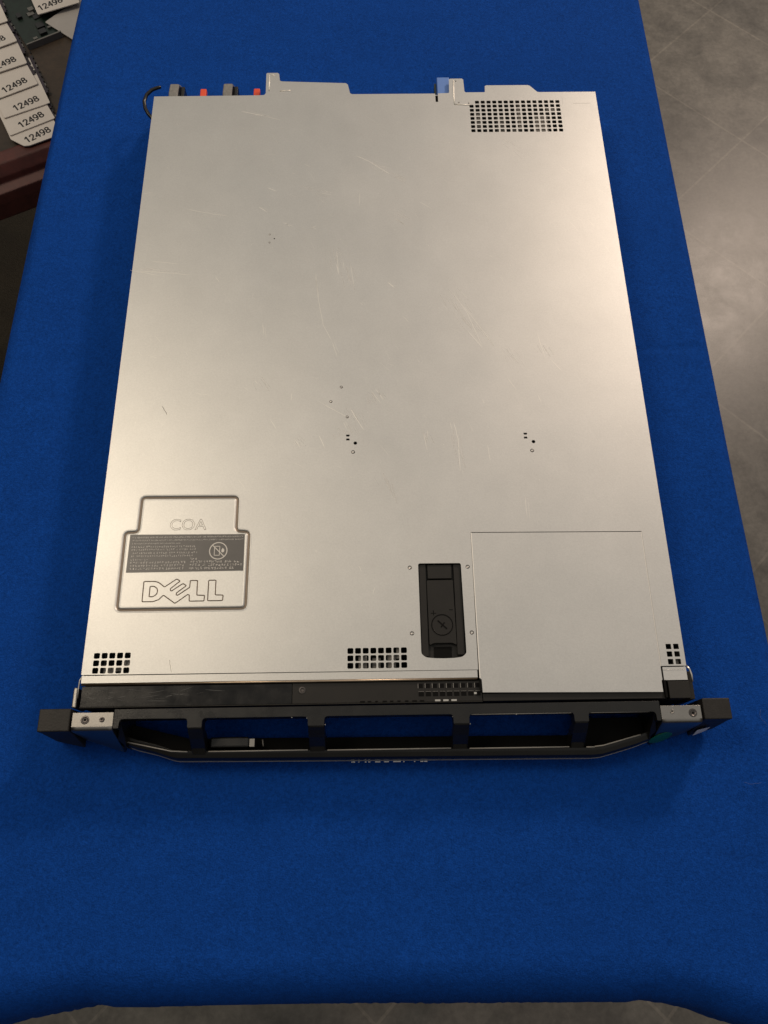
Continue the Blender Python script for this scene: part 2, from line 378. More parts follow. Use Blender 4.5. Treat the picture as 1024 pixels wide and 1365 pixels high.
outline = [(-217, 6), (66.9, 5.6), (67.4, 110.8), (199.0, 109.8), (199.0, 6.2), (217, 6.2), (217, 572.6), (161, 572.6), (159.5, 573.2), (153.2, 581), (151.2, 582.2), (109.6, 582.2), (108.3, 581), (108, 573.5), (106.9, 572.9), (89, 572.9), (87.8, 574.2), (87.4, 590.4), (86.2, 591.7), (74.4, 591.7), (73.2, 590.6), (72.6, 574), (72.2, 572.2), (61.4, 571.8), (61.3, 560.4), (58.9, 560.4), (58.7, 571.6),
           (-23, 571.6), (-25, 573), (-27.2, 584.6), (-29.2, 586.6), (-92.6, 589.6), (-94.6, 590.8), (-95.6, 600), (-97.2, 601.4), (-107.4, 601.4), (-108.3, 600.2), (-107.9, 574), (-109.2, 571.4), (-114, 571), (-217, 570.4)]
holes = []
for r in range(8):
    y = 559.6 - r*5.32
    for c in range(16):
        if r == 0 and c == 0: continue
        holes.append(rrect(93.7+c*5.64, y, 4.0, 3.8, .7))
for cx0, n, yt in ((-207.4, 5, 19.6), (-24.8, 8, 20.4)):
    for c in range(n):
        for r in range(3): holes.append(rrect(cx0+c*5.53, yt-r*5.35, 4.3, 4.2, .9))
for c in range(2):
    for r in range(3): holes.append(rrect(206.2+c*5.5, 20.2-r*5.5, 3.9, 3.9, .4))
for x, y in ((-20.8, 188.3), (122.5, 187.7)): holes.append(circ(x, y, 1.45, 14))
for x, y in ((-26.8, 193.4), (116.5, 193.2)):
    holes.append([(x-1.5, y+2.6), (x+1.5, y+2.6), (x+1.2, y+.9), (x-1.2, y+.9)]); holes.append([(x-1.2, y-.9), (x+1.2, y-.9), (x+1.5, y-2.6), (x-1.5, y-2.6)])
holes.append(circ(-93.1, 394.6, .7, 8))
latch_hole = fillet([(26.3, 86.2), (58.6, 86.0), (59.2, 17.5), (56, 14.9), (50, 14.2), (43, 14.0), (36, 14.2), (29.8, 14.9), (26.5, 17.5)], 1.6, 3)
holes.append(latch_hole)
bm = bmesh.new()
plate(bm, [outline] + holes + [offs(T, 1.35)], ZT, 1.0)
sl = .42
plate(bm, [offs(T, -1.35), offs(D1, sl), offs(L2, sl)], ZT, 1.0)
plate(bm, [offs(D1, -sl), offs(Dc, sl)], ZT, 1.0); plate(bm, [offs(Dc, -sl)], ZT, 1.0); plate(bm, [offs(L2, -sl)], ZT, 1.0)
groove(bm, T, [(2.3, .005), (1.95, .12), (1.6, .10), (1.36, -.02), (1.05, -.25), (.72, -.6)], ZT); groove(bm, T, [(-.72, -.6), (-1.05, -.25), (-1.36, -.02), (-1.6, .10), (-1.95, .12), (-2.3, .005)], ZT)
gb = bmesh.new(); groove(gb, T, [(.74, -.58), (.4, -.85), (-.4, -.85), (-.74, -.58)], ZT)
cover = obj('top_cover', bm, STEEL, srv, recalc=False); obj('pressed_border', gb, GROOVE_SHADE, cover)
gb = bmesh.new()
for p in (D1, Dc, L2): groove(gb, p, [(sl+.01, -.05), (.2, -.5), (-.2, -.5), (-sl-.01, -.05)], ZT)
obj('pressed_emblem', gb, GROOVE_SHADE, cover)
bm = bmesh.new(); text_mesh(bm, 'COA', 12.6, -149.6, 119.6, ZT+.05, 0, 1.02, outline=.13); obj('embossed_lettering', bm, GROOVE_SHADE, cover)
# pressed L ridges on the rear tabs, dimples and rivets
for pts in ([(-105.4, 598.6), (-105.0, 588), (-104.6, 577)], [(-94.0, 576.5), (-88, 576.9), (-83.6, 576.9)], [(-103.2, 598.8), (-100.2, 597.4)], [(77.8, 589.6), (77.3, 580), (76.8, 568), (77.4, 557)], [(78, 557), (84, 556.4), (92, 556)]):
    bm = bmesh.new(); tube(bm, [(x, y, ZT) for x, y in pts], .55, 6); obj('pressed_rib', bm, EDGEHL, cover)
each('pressed_outline', [(193.5, 211, 557.2, 557.6, ZT, ZT+.1), (183.4, 183.9, 557, 567, ZT, ZT+.1)], STEEL, cover)
def rivet(x, y, r=1.25):
    bm = bmesh.new()
    lathe(bm, x, y, [(r*1.25, ZT+.01), (r*1.1, ZT+.22), (r*.72, ZT+.30), (r*.55, ZT+.10), (r*.2, ZT+.06)], 14)
    for f in bm.faces: f.material_index = 1 if f.calc_center_median().to_2d().length > 0 and (f.calc_center_median().to_2d()-Vector((x*MM, y*MM))).length < r*.8*MM else 0
    return obj('rivet', bm, [SCREWM, STEEL2], cover)
for x, y in ((20.0, 83.0), (63.7, 83.1), (20.2, 32.7), (63.9, 32.7), (-22.6, 180.4), (120.8, 179.8)): rivet(x, y)
for x, y in ((-32.2, 240.2), (-40.7, 226.6), (-27.3, 212.2)): rivet(x, y, 1.0)
for x, y in ((-97.4, 399.3), (-97.3, 390.3), (79.9, 588.4), (81.6, 559.4), (91.4, 558.6)): rivet(x, y, .65)

# scratches and scuffs
SCR = [[(-130.9,549.9),(-118.8,546.5),(-108.8,544.0)],[(-108.2,543.2),(-91.7,538.2)],[(-19.5,492.0),(-7.3,485.0),(4.1,475.4),(12.7,468.9)],[(-101.8,453.8),(-92.5,449.3)],[(-108.8,431.4),(-100.6,424.8)],[(-86.2,412.6),(-76.3,408.2)],[(-61.0,406.3),(-55.4,408.7)],[(16.7,415.6),(25.5,409.2)],[(8.2,346.0),(14.2,339.3)],[(-213.2,360.6),(-198.2,359.1),(-162.8,355.3)],[(-175.3,429.6),(-153.9,424.0),(-134.0,420.2)],[(-68.2,481.8),(-62.3,478.8)],[(-53.2,447.4),(-41.8,444.4)],[(-55.4,357.3),(-52.3,328.4)],[(-37.1,380.7),(-35.1,357.1)],[(-24.8,367.0),(-21.6,340.4)],[(-216.4,448.2),(-206.5,448.8)],[(-143.2,353.4),(-139.3,346.8)],[(-79.4,471.4),(-76.5,470.6)],[(-55.3,352.9),(-52.8,330.0),(-47.9,301.3),(-40.4,285.0)],[(-40.4,285.0),(-35.6,268.8)],[(7.6,345.6),(13.5,339.6)],[(63.9,335.1),(76.1,312.4),(87.2,277.9)],[(71.3,322.0),(83.5,302.8),(94.8,282.4)],[(75.1,294.7),(87.1,276.3)],[(-31.3,369.4),(-30.2,359.3)],[(-37.0,366.1),(-35.0,354.4)],[(-24.8,220.1),(-19.8,210.1),(-13.6,199.6)],[(-30.3,207.4),(-27.8,201.4)],[(-69.8,192.5),(-64.2,183.7)],[(-50.3,196.4),(-45.0,183.9)],[(59.0,207.0),(61.9,190.8),(62.3,160.8)],[(56.4,206.2),(57.3,199.2)],[(34.3,196.7),(36.7,180.1)],[(85.2,186.3),(86.6,169.9)],[(-8.3,237.2),(0.4,224.1)],[(-4.4,238.6),(2.5,226.9)],[(-103.9,247.3),(-101.7,244.3)],[(-73.0,235.2),(-73.3,227.9)],[(-89.8,211.0),(-84.4,201.1)],[(32.1,264.9),(33.3,264.0)],[(143.4,265.0),(152.6,252.8)],[(130.0,231.0),(131.9,223.8)],[(84.0,227.3),(85.0,222.9)],[(15.9,415.6),(25.5,408.4)],[(-84.8,413.2),(-79.1,407.8)],[(105.8,247.5),(112.6,235.6)],[(20.3,309.9),(25.4,303.5)],[(-16.8,324.7),(-13.6,321.5)],[(134.2,292.7),(139.5,265.0)],[(37.4,199.5),(37.7,192.5)],[(-59.6,407.6),(-55.3,404.7)],[(-178.8,224.4),(-173.8,216.0)],[(-15.8,448.5),(-16.6,430.8)],[(38.0,436.3),(49.4,427.4)],[(-155.0,16.2),(-152.0,6.0)],[(-100.0,304.6),(-98.2,291.7)],[(79.2,109.0),(77.9,89.0),(76.4,56.8)],[(-18.7,85.1),(-16.4,80.3)],[(-6.4,68.4),(-8.2,62.7)],[(111.8,141.0),(112.0,122.1)],[(-50.7,226.9),(-23.0,209.2)],[(-202.4,371.0),(-175.6,367.3)],[(-219.3,361.3),(-191.0,354.5)]]
rs = random.Random(11)
def sliver(bm, pts, wd, z):
    n = len(pts); L_, R_ = [], []
    for i, (x, y) in enumerate(pts):
        a = Vector(pts[max(0, i-1)]); b = Vector(pts[min(n-1, i+1)]); t = (b-a).normalized(); nn = Vector((-t.y, t.x))
        k = wd*(.12 if i in (0, n-1) else 1.)
        L_.append(bm.verts.new(((x+nn.x*k)*MM, (y+nn.y*k)*MM, z*MM))); R_.append(bm.verts.new(((x-nn.x*k)*MM, (y-nn.y*k)*MM, z*MM)))
    for i in range(n-1): bm.faces.new((L_[i], R_[i], R_[i+1], L_[i+1]))
def refine(pts):
    q = []
    for a, b in zip(pts, pts[1:]):
        for k in range(4):
            t = k/4; q.append((a[0]+(b[0]-a[0])*t+rs.uniform(-.15, .15), a[1]+(b[1]-a[1])*t+rs.uniform(-.15, .15)))
    return q+[pts[-1]]
b1, b2 = bmesh.new(), bmesh.new()
STRONG = (0, 2, 3, 4, 21, 26, 27, 31, 30, 24)
for i, pts in enumerate(SCR):
    if i in STRONG: sliver(b1, refine(pts), .27, ZT+.03)
    else: sliver(b2, refine(pts), .22, ZT+.02)
    if i % 4 == 0:
        dx = rs.uniform(1, 2.4); sliver(b2, refine([(x+dx, y+rs.uniform(-4, 4)) for x, y in pts]), .12, ZT+.02)
for _ in range(150):
    x, y = rs.uniform(-205, 205), rs.uniform(150, 560); a = R(rs.gauss(-58, 22)); l = rs.choice((3, 5, 8, 14))*rs.uniform(.6, 1.3)
    sliver(b2, refine([(x, y), (x+l*math.cos(a)+rs.uniform(-.6, .6), y+l*math.sin(a))]), rs.uniform(.05, .11), ZT+.015)
for _ in range(90):
    x, y = rs.uniform(-212, 212), rs.uniform(10, 560); r = rs.uniform(.15, .38)
    f = [b1.verts.new(((x+r*math.cos(k*1.05)*rs.uniform(.6, 1.2))*MM, (y+r*math.sin(k*1.05))*MM, (ZT+.02)*MM)) for k in range(6)]; b1.faces.new(f)
b3 = bmesh.new()
for cx, cy, l, wd_, ang, n in ((-4, 231, 15, 9, -58, 14), (-20, 214, 22, 9, -62, 12), (-28, 200, 12, 10, -60, 9), (68, 322, 40, 11, -62, 13), (80, 296, 34, 9, -60, 10), (2, 478, 30, 6, -33, 9), (20, 465, 18, 6, -30, 7), (-112, 545, 16, 3, -15, 5), (-38, 372, 24, 7, -82, 8),
        (-26, 352, 26, 6, -80, 8), (22, 420, 18, 12, -40, 8), (60, 185, 34, 7, -84, 8), (37, 190, 20, 5, -80, 5), (-196, 360, 34, 4, -6, 6), (-160, 424, 40, 6, -12, 6), (110, 268, 26, 12, -60, 8), (138, 278, 24, 8, -72, 6), (-98, 246, 16, 9, -60, 7), (-68, 190, 14, 7, -56, 6), (130, 500, 30, 14, -50, 7), (-60, 450, 26, 10, -14, 6), (5, 150, 30, 14, -70, 6), (110, 60, 40, 18, -86, 7)):
    for k in range(n):
        q = rs.gauss(0, wd_*.42); s0 = rs.uniform(-.5, .1)*l; l2 = l*rs.uniform(.25, .75); aa = R(ang+rs.gauss(0, 5)); t = Vector((math.cos(R(ang)), math.sin(R(ang)))); nn = Vector((-t.y, t.x))
        p = Vector((cx, cy))+t*s0+nn*q; e = p+Vector((math.cos(aa), math.sin(aa)))*l2
        if Vector((p-Vector((-150, 98)))).length > 70: sliver(b3, refine([(p.x, p.y), ((p.x+e.x)/2+rs.uniform(-.4, .4), (p.y+e.y)/2), (e.x, e.y)]), rs.choice((.12, .2, .35, .6)), ZT+.008+.0004*k)
tag(obj('smudges', b3, HAZE_, cover), kind='stuff')
tag(obj('scratches', b1, SCRATCH, cover), kind='stuff'); tag(obj('scuffs', b2, FAINT, cover), kind='stuff')
bm = bmesh.new(); sliver(bm, refine([(-155.2, 16.4), (-154.0, 12), (-152.6, 6.6)]), .12, ZT+.03); obj('dark_scratch', bm, SCREWM, cover)
bm = bmesh.new(); sliver(bm, refine([(-178.8, 224.4), (-176, 220), (-173.8, 216.0)]), .22, ZT+.03); obj('dark_scratch', bm, SCREWM, cover)

# --- printed warning label
lab = None
bm = bmesh.new(); plate(bm, [[(-193.0, 112.4), (-105.6, 111.6), (-105.3, 82.4), (-193.2, 82.0)]], ZT+.16, .14); lab = obj('warning_label', bm, LABELM, cover)
bm = bmesh.new(); rt_ = random.Random(21)
def dash_row(x0, x1, y, h, cw, gap, dens=1.):
    x = x0
    while x < x1:
        if rt_.random() < .06: x += cw*.8; continue
        for _ in range(rt_.choice((2, 3, 3))):
            if rt_.random() < .55: ww, hh = cw*rt_.uniform(.5, .9), h*.13
            else: ww, hh = h*.13, h*rt_.uniform(.5, .95)
            px = x+rt_.uniform(0, max(.01, cw-ww)); py = y+rt_.uniform(0, max(.01, h-hh)); box(bm, px, px+ww*dens, py, py+hh, ZT+.15, ZT+.19)
        x += cw+gap
dash_row(-191, -107, 109.3, 1.2, .75, .18); dash_row(-191, -107, 106.9, 1.2, .75, .18); dash_row(-191, -155, 104.4, 1.1, .75, .2)
for yy, x1 in ((101.6, -142), (99.2, -142.5), (96.6, -142), (94.2, -145)): dash_row(-190.8, x1, yy, 1.5, 1.2, .45)
dash_row(-146, -142, 91.2, 1.9, 1.6, .3); dash_row(-190.8, -178, 91.4, 1.4, 1.2, .5)
for yy, x1 in ((88.9, -107.5), (86.4, -107.2), (83.8, -113)): dash_row(-146, x1, yy, 2.0, 1.75, .28)
for yy in (88.9, 86.4, 84.0): dash_row(-190.8, -150, yy, 1.7, 1.5, .5)
obj('fine_print', bm, INK, lab)
bm = bmesh.new(); cx, cy = -125.0, 98.4
groove(bm, circ(cx, cy, 6.6, 32), [(.36, .0), (-.36, .0)], ZT+.18)
def bar(bm, a, b, wd, z):
    a, b = Vector(a), Vector(b); t = (b-a).normalized(); n = Vector((-t.y, t.x))*wd/2
    bm.faces.new([bm.verts.new((p.x*MM, p.y*MM, z*MM)) for p in (a+n, a-n, b-n, b+n)])
bar(bm, (cx-4.6, cy+4.6), (cx+4.6, cy-4.6), .65, ZT+.185)
for a, b in (((-2.9, 3.6), (1.0, 3.6)), ((1.0, 3.6), (1.0, -3.6)), ((1.0, -3.6), (-2.9, -3.6)), ((-2.9, -3.6), (-2.9, 3.6))): bar(bm, (cx+a[0], cy+a[1]), (cx+b[0], cy+b[1]), .5, ZT+.18)
fl = [(3.3, 2.4), (4.6, .6), (4.3, -1.0), (3.3, -1.4), (2.4, -.8), (2.3, .6)]
bm.faces.new([bm.verts.new(((cx+x)*MM, (cy+y)*MM, (ZT+.18)*MM)) for x, y in fl])
obj('prohibition_symbol', bm, INK, lab)

# --- release latch in its well
lt = None
bm = bmesh.new(); plate(bm, [offs(latch_hole, 1.0)], ZT-4.6, 1.0); groove(bm, latch_hole, [(.02, -4.7), (.01, -.9)], ZT); lt = obj('release_latch', bm, BLACKM, srv)
bm = bmesh.new(); plate(bm, [fillet([(32.4, 73.2), (52.0, 73.2), (52.6, 24.0), (49.4, 25.6), (36.0, 25.6), (32.8, 24.0)], 1.2, 3)], ZT-1.4, 3.0); hd = obj('latch_handle', bm, BLACKM, lt)
bm = bmesh.new(); plate(bm, [[(33.3, 85.2), (51.4, 85.2), (51.2, 74.6), (33.4, 74.6)]], ZT-1.5, 2.6); obj('latch_flap', bm, BLACKM, lt)
each('latch_rail', [(27.0, 31.9, 16, 85.8, ZT-4.4, ZT-1.7), (53.0, 58.3, 17, 85.5, ZT-4.4, ZT-1.7)], BLACKM, lt)
bm = bmesh.new(); box(bm, 36, 49, 15.6, 23.4, ZT-4.4, ZT-4.0); obj('thumb_notch', bm, DARK, lt)
bm = bmesh.new(); lathe(bm, 42.6, 39.0, [(8.0, ZT-1.4), (8.0, ZT-1.2), (7.4, ZT-1.15), (7.2, ZT-1.36)], 36)
dl = obj('lock_dial', bm, BLACKM, lt)
bm = bmesh.new(); groove(bm, circ(42.6, 39.0, 7.7, 36), [(.35, 0), (-.35, 0)], ZT-1.12)
bar(bm, (39.4, 42.3), (46.0, 36.0), 1.0, ZT-1.1); bar(bm, (41.6, 37.2), (44.4, 40.8), .9, ZT-1.095)
text = None; obj('dial_slot', bm, DARK, dl)
bm = bmesh.new(); box(bm, 34.5, 38.5, 47.5, 48.1, ZT-1.4, ZT-1.33); box(bm, 36.2, 36.8, 46.2, 50, ZT-1.4, ZT-1.32); box(bm, 48.3, 51, 50, 50.6, ZT-1.4, ZT-1.33); obj('moulded_arrow', bm, DARK, lt)

# --- fixed front panel, lips
bm = bmesh.new()
pan = [(67.9, 110.2), (198.4, 109.2), (198.3, -3.6), (197.6, -4.2), (197.6, -12.2), (70.6, -10.6), (69.2, -10.6), (69.0, -1.6), (67.8, -.6), (67.9, 5)]
plate(bm, [pan], ZT+.1, 1.0); fp = obj('front_panel', bm, STEEL, srv)
each('panel_edge', [(67.5, 68.2, -.4, 110.3, ZT-.2, ZT+.24), (198.4, 198.8, 6, 109.2, ZT-.2, ZT+.14)], EDGEHL, fp)
lip = boxes('front_lip', [(-216.5, 66.2, .1, 5.3, 41.2, ZT-.15)], STEEL, srv); boxes('front_lip', [(199.6, 216.5, -3.9, 5.4, 41.2, ZT-.1)], STEEL, srv)
boxes('lip_crease', [(199.9, 215, 3.2, 3.7, ZT-.1, ZT+.05)], STEEL2, lip)
bm = bmesh.new(); tube(bm, [(-216.2, -.7, 41.7), (-60, -.7, 41.8), (66, -.6, 41.7)], .95, 8); obj('rolled_edge', bm, BRONZE, lip)

# --- black front strip
st = boxes('front_strip', [(-66.2, 69.0, -16.2, -1.8, 34.2, 40.6)], BLACKM, srv, .15); boxes('strip_edge', [(-216.3, 69.0, -17.0, -16.3, 30, 40.9)], BLACKM, srv, .15)
tp = boxes('tape_strip', [(-216.2, -66.5, -16.2, -1.8, 34.2, 40.2)], GLOSS, srv, .2)
bm = bmesh.new()
for _ in range(46):
    x, y = (rs.uniform(-214, -195) if rs.random() < .7 else rs.uniform(-195, -100)), rs.uniform(-14.5, -4); aa = R(rs.choice((3, 12, 172))+rs.uniform(-8, 8)); l = rs.uniform(1, 5) if x < -195 else rs.uniform(6, 16)
    if x+l > -68 or not -15.5 < y+l*math.sin(aa) < -2.4 or x+l*math.cos(aa) < -215.5: continue
    sliver(bm, refine([(x, y), (x+l*math.cos(aa), y+l*math.sin(aa))]), rs.uniform(.04, .16), 40.22)
tag(obj('tape_scuffs', bm, mat('dusty_scuff', (.06, .06, .057), .5), tp), kind='stuff')
boxes('panel_strip', [(69.4, 200.2, -16.4, -11.2 + .2, 34.2, 40.8)], BLACKM, srv, .2)
boxes('corner_block', [(202.2, 217.4, -16.6, -4.6, 34.2, 42.2)], BLACKM, srv, .25)
boxes('side_filler', [(217.8, 221.6, -16.8, 3.0, 4, 38)], BLACKM, srv, .25)
each('panel_slit', [(67.5, 68.9, -10, 1.2, 41.6, ZT+.05), (199.0, 200.6, -16, -3.8, 40.5, ZT)], DARK, srv)
bm = bmesh.new(); lathe(bm, -59.2, -6.8, [(2.5, 40.6), (2.4, 41.1), (1.5, 41.15), (1.1, 40.75), (.3, 40.7)], 20); obj('screw', bm, SCREWM, st)
g1 = [(25.3+i*5.05-1.3, 25.3+i*5.05+1.6, -6.6, -3.6, 40.55, 40.75) for i in range(9)]
g2 = [(25.3+i*5.05-1.6, 25.3+i*5.05+2.2, -12.4, -9.4, 40.55, 40.72) for i in range(9)]
each('port_hole', g1+g2, DARK, st)
each('port_rib', [(x0-.8, x0-.3, -6.8, -3.4, 40.6, 41.1) for x0, *_ in g1] + [(x0-.1, x1+.1, -9.2, -8.9, 40.6, 40.95) for x0, x1, *_ in g2], GREYPL, st)
each('indicator', [(35.2, 39.0, -16.0, -14.8, 40.6, 41.0), (41.0, 44.8, -16.0, -14.8, 40.6, 41.0), (46.8, 50.6, -16.0, -14.8, 40.6, 41.0), (63.2, 65.0, -11.4, -10.0, 40.7, 41.0)], mat('pale_light_pipe', (.42, .42, .40), .4), st)
each('edge_teeth', [(-18+i*5.3, -18+i*5.3+rs.uniform(2.0, 3.6), -16.1, -15.0, 40.55, 40.72) for i in range(9)], DARK, st)
# slide brackets beside the chassis front
boxes('slide_bracket', [(-222.4, -219.2, -16.5, -2.2, 20, 39.5)], CAPM, srv, .8)
bm = bmesh.new(); tube(bm, [(-216.8, 5.5, 41), (-218.2, 2.5, 41), (-218.6, -3, 40.6), (-218.6, -10, 40.0)], .5, 6); obj('bent_tongue', bm, STEEL2, srv)
bm = bmesh.new(); tube(bm, [(217.4, 6.5, 41.5), (219.4, 4, 41.5), (220.4, 0, 41.2), (220.5, -5, 40.6)], .75, 6); obj('bent_tongue', bm, STEEL2, srv)

# --- bezel
comb = [(193.6, -18.4), (-190.4, -18.4), (-190.4, -31.5), (-186.8, -31.5), (-186.2, -25.2)]
for x0, x1 in ((-138.8, -128.6), (-54.6, -43.2), (47.6, 58.6), (132.6, 142.6)): comb += [(x0-.2, -25.4), (x0, -31.8), (x1, -31.8), (x1+.2, -25.4)]
comb += [(190.2, -25.8), (190.6, -32.0), (193.6, -32.0)]
def fil2(p):
    out = []
    for i in range(len(p)):
        q = Vector(p[i]); r = 2.6 if 4 <= i < len(p)-2 and p[i][1] > -27 else .4
        a_, c_ = Vector(p[i-1]), Vector(p[(i+1) % len(p)]); s = q+(a_-q).normalized()*r; e = q+(c_-q).normalized()*r
        for j in range(6):
            t = j/5; w_ = s*(1-t)**2+q*2*t*(1-t)+e*t*t; out.append((w_.x, w_.y))
    return out
bm = bmesh.new(); plate(bm, [fil2(comb)], ZT, 10.5); bz = obj('bezel', bm, BLACK, srv, recalc=False)
def ribshape(name, x0, x1, m=BLACK):
    prof = [(-31.3, ZT-.5), (-32.6, ZT-1.3), (-34.4, ZT-4), (-38.5, 33), (-44, 24), (-48, 21), (-48, 7), (-42, 7), (-38, 16), (-33, 26), (-31.3, 31)]
    bm = bmesh.new()
    A = [bm.verts.new((x0*MM, y*MM, z*MM)) for y, z in prof]; B = [bm.verts.new((x1*MM, y*MM, z*MM)) for y, z in prof]
    for i in range(len(prof)): bm.faces.new((A[i-1], A[i], B[i], B[i-1]))
    bm.faces.new(A); bm.faces.new(B[::-1])
    bmesh.ops.bevel(bm, geom=[e for e in bm.edges if abs(e.verts[0].co.x-e.verts[1].co.x) < 1e-6], offset=.9*MM, segments=2, affect='EDGES', profile=.5)
    return obj(name, bm, m, bz)
for x0, x1 in ((-138.8, -128.6), (-54.6, -43.2), (47.6, 58.6), (132.6, 142.6)): ribshape('bezel_rib', x0, x1)
# front bar: section swept along the plan outline
PL = [(-189.5, -40.5), (-180, -43.6), (-166, -47.0), (-155, -50.6), (-150, -51.6), (-100, -52.2), (0, -53.0), (100, -53.6), (148, -54.0), (156, -53.4), (168, -50.4), (182, -46.6), (193, -42.8)]
def sweep(name, path, sec, m, parent):
    bm = bmesh.new(); rings = []
    for i, (x, y) in enumerate(path):
        a = Vector(path[max(0, i-1)]); b = Vector(path[min(len(path)-1, i+1)]); t = (b-a).normalized(); n = Vector((-t.y, t.x))
        rings.append([bm.verts.new(((x+n.x*d)*MM, (y+n.y*d)*MM, z*MM)) for d, z in sec])
    for a, b in zip(rings, rings[1:]):
        for k in range(len(sec)): bm.faces.new((a[k-1], a[k], b[k], b[k-1]))
    bm.faces.new(rings[0]); bm.faces.new(rings[-1][::-1])
    return obj(name, bm, m, parent)
sweep('bezel_bar', PL, [(6.6, 20.0), (6.9, 21.2), (6.2, 21.9), (4.6, 21.3), (1.6, 19.6), (.3, 17.0), (.1, 9), (.6, 6.2), (2, 5.2), (6.4, 5.2)], BLACK, bz)
sweep('bar_edge', [(x, y) for x, y in PL], [(.05, 9.2), (-.35, 8.6), (-.35, 8.0), (.3, 7.4)], EDGEP, bz)
sweep('bezel_floor', [(-188, -38.8), (-170, -42), (-152, -46.6), (152, -48.6), (170, -45), (190, -39.6)], [(0, 2.6), (11.5, 2.6), (11.5, 5.0), (0, 5.0)], DARK, bz)
# thin pale lines: highlights painted along the window edges
def lip_line(x0, x1, y, z): 
    bm = bmesh.new(); tube(bm, [(x0, y, z), ((x0+x1)/2, y-.05, z), (x1, y, z)], .45, 6); return obj('window_edge', bm, EDGEP, bz)
for x0, x1 in ((-127, -56), (-42, 46.6), (60, 131.6), (144, 150)): lip_line(x0, x1, -46.2-(x0+100)*.004, 21.9)
for x0, x1 in ((60, 131), (144, 186)): lip_line(x0, x1, -25.5, ZT-.8)
bm = bmesh.new(); tube(bm, [(150, -46.9, 21.9), (156, -46.3, 21.9), (184, -39.2, 21.9)], .45, 6); obj('window_edge', bm, EDGEP, bz)
bm = bmesh.new(); tube(bm, [(-186, -38.6, 21.9), (-154, -45.4, 21.9), (-142, -46, 21.9)], .45, 6); obj('window_edge', bm, EDGEP, bz)
# window ends
def endwall(s, xa, xb):
    bm = bmesh.new()
    pl = [(xa, -18.6), (xb, -18.6), (xb, -37.5), (xb-s*3, -40.5), (xa, -42.5), (xa-s*1.2, -36), (xa-s*.8, -27)]
    vs1 = [bm.verts.new((x*MM, y*MM, (ZT-.1 - max(0, -28-y)*1.55)*MM)) for x, y in pl]; vs0 = [bm.verts.new((x*MM, y*MM, 5*MM)) for x, y in pl]
    for i in range(len(pl)): bm.faces.new((vs0[i-1], vs0[i], vs1[i], vs1[i-1]))
    bm.faces.new(vs1); bm.faces.new(vs0[::-1])
    bmesh.ops.triangulate(bm, faces=[f for f in bm.faces if len(f.verts) > 4])
    return obj('bezel_end', bm, BLACK, bz)
endwall(-1, -186.4, -190.6); endwall(1, 190.4, 193.8)
# dark inner cheeks of the two slanted end windows
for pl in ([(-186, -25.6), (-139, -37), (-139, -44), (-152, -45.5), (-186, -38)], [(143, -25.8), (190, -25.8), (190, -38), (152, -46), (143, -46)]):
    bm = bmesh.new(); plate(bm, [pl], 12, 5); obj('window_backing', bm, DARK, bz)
# lock in the second window
lk = boxes('bezel_lock', [(-126.5, -98.5, -43.5, -36.2, 10, 22)], BLACK, bz, 1.2)
bm = bmesh.new(); box(bm, -98.2, -94.5, -43.2, -37.5, 12, 21); obj('lock_pin', bm, CAPM, bz)
bm = bmesh.new(); tube(bm, [(-89.6, -37.8, 16), (-88.8, -42.5, 16)], .5, 6); obj('lock_spring', bm, GREYPL, bz)
# little bright beads painting glints on the rail and rib corners
for x, y, z in ((-129.4, -31.5, ZT-2), (-42.6, -31, ZT-2), (-55.4, -26.5, ZT-.4), (-66, -25.8, ZT-.4), (47.0, -27, ZT-.5), (59.2, -32, ZT-2), (92, -26.2, ZT-.4)):
    bm = bmesh.new(); bmesh.ops.create_icosphere(bm, subdivisions=1, radius=.5*MM, matrix=Matrix.Translation((x*MM, y*MM, z*MM))); obj('corner_glint', bm, STEEL2, bz)
# small silver print low on the bar's face
bm = bmesh.new()
for a, b, h in ((132, 140, 1.0), (142, 155, 1.6), (176, 182, .7), (216, 226, .8), (238, 250, .9), (280, 312, .9), (336, 366, .9), (392, 440, 1.7), (455, 463, .7), (522, 530, .7), (562, 580, 1.2), (585, 605, 1.4)):
    x0 = -27.2+(a-116)*.1173; x1 = -27.2+(b-116)*.1173; yy = -53.3-.006*x0
    box(bm, x0, x1, yy-1.0, yy-.3, 5.6, 6.2+h*1.3)
obj('silver_print', bm, SILVERINK, bz)

# --- metal end caps with screws, rubber-black ears
def endcap(s, xi, xo, y_back, Fi, Fo):
    bm = bmesh.new(); rows = []; n = 8
    for i in range(n+1):
        t = i/n; x = xi+(xo-xi)*t; F = Fi+(Fo-Fi)*t; yt = -31.0 if s < 0 else -31.8
        pr = [(y_back, 28), (y_back, ZT+.05), (yt+1.0, ZT+.05)]
        for k in range(1, 6):
            a = R(k*14); pr.append((yt+1.0-3.2*math.sin(a), ZT+.05-3.2*(1-math.cos(a))))
        pr += [(pr[-1][0]*.5+F*.5, 24), (F, 8), (F+1.2, 4), (F+8, 4)]
        rows.append([bm.verts.new((x*MM, y*MM, z*MM)) for y, z in pr])
    for a, b in zip(rows, rows[1:]):
        for k in range(len(a)): bm.faces.new((a[k-1], a[k], b[k], b[k-1])).smooth = 3 <= k <= 9
    bm.faces.new(rows[0]); bm.faces.new(rows[-1][::-1])
    return obj('end_cap', bm, CAPM, srv)
cl = endcap(-1, -190.8, -219.4, -20.4, -44.4, -35.6); cr_ = endcap(1, 194.0, 222.4, -21.8, -45.4, -36.6)
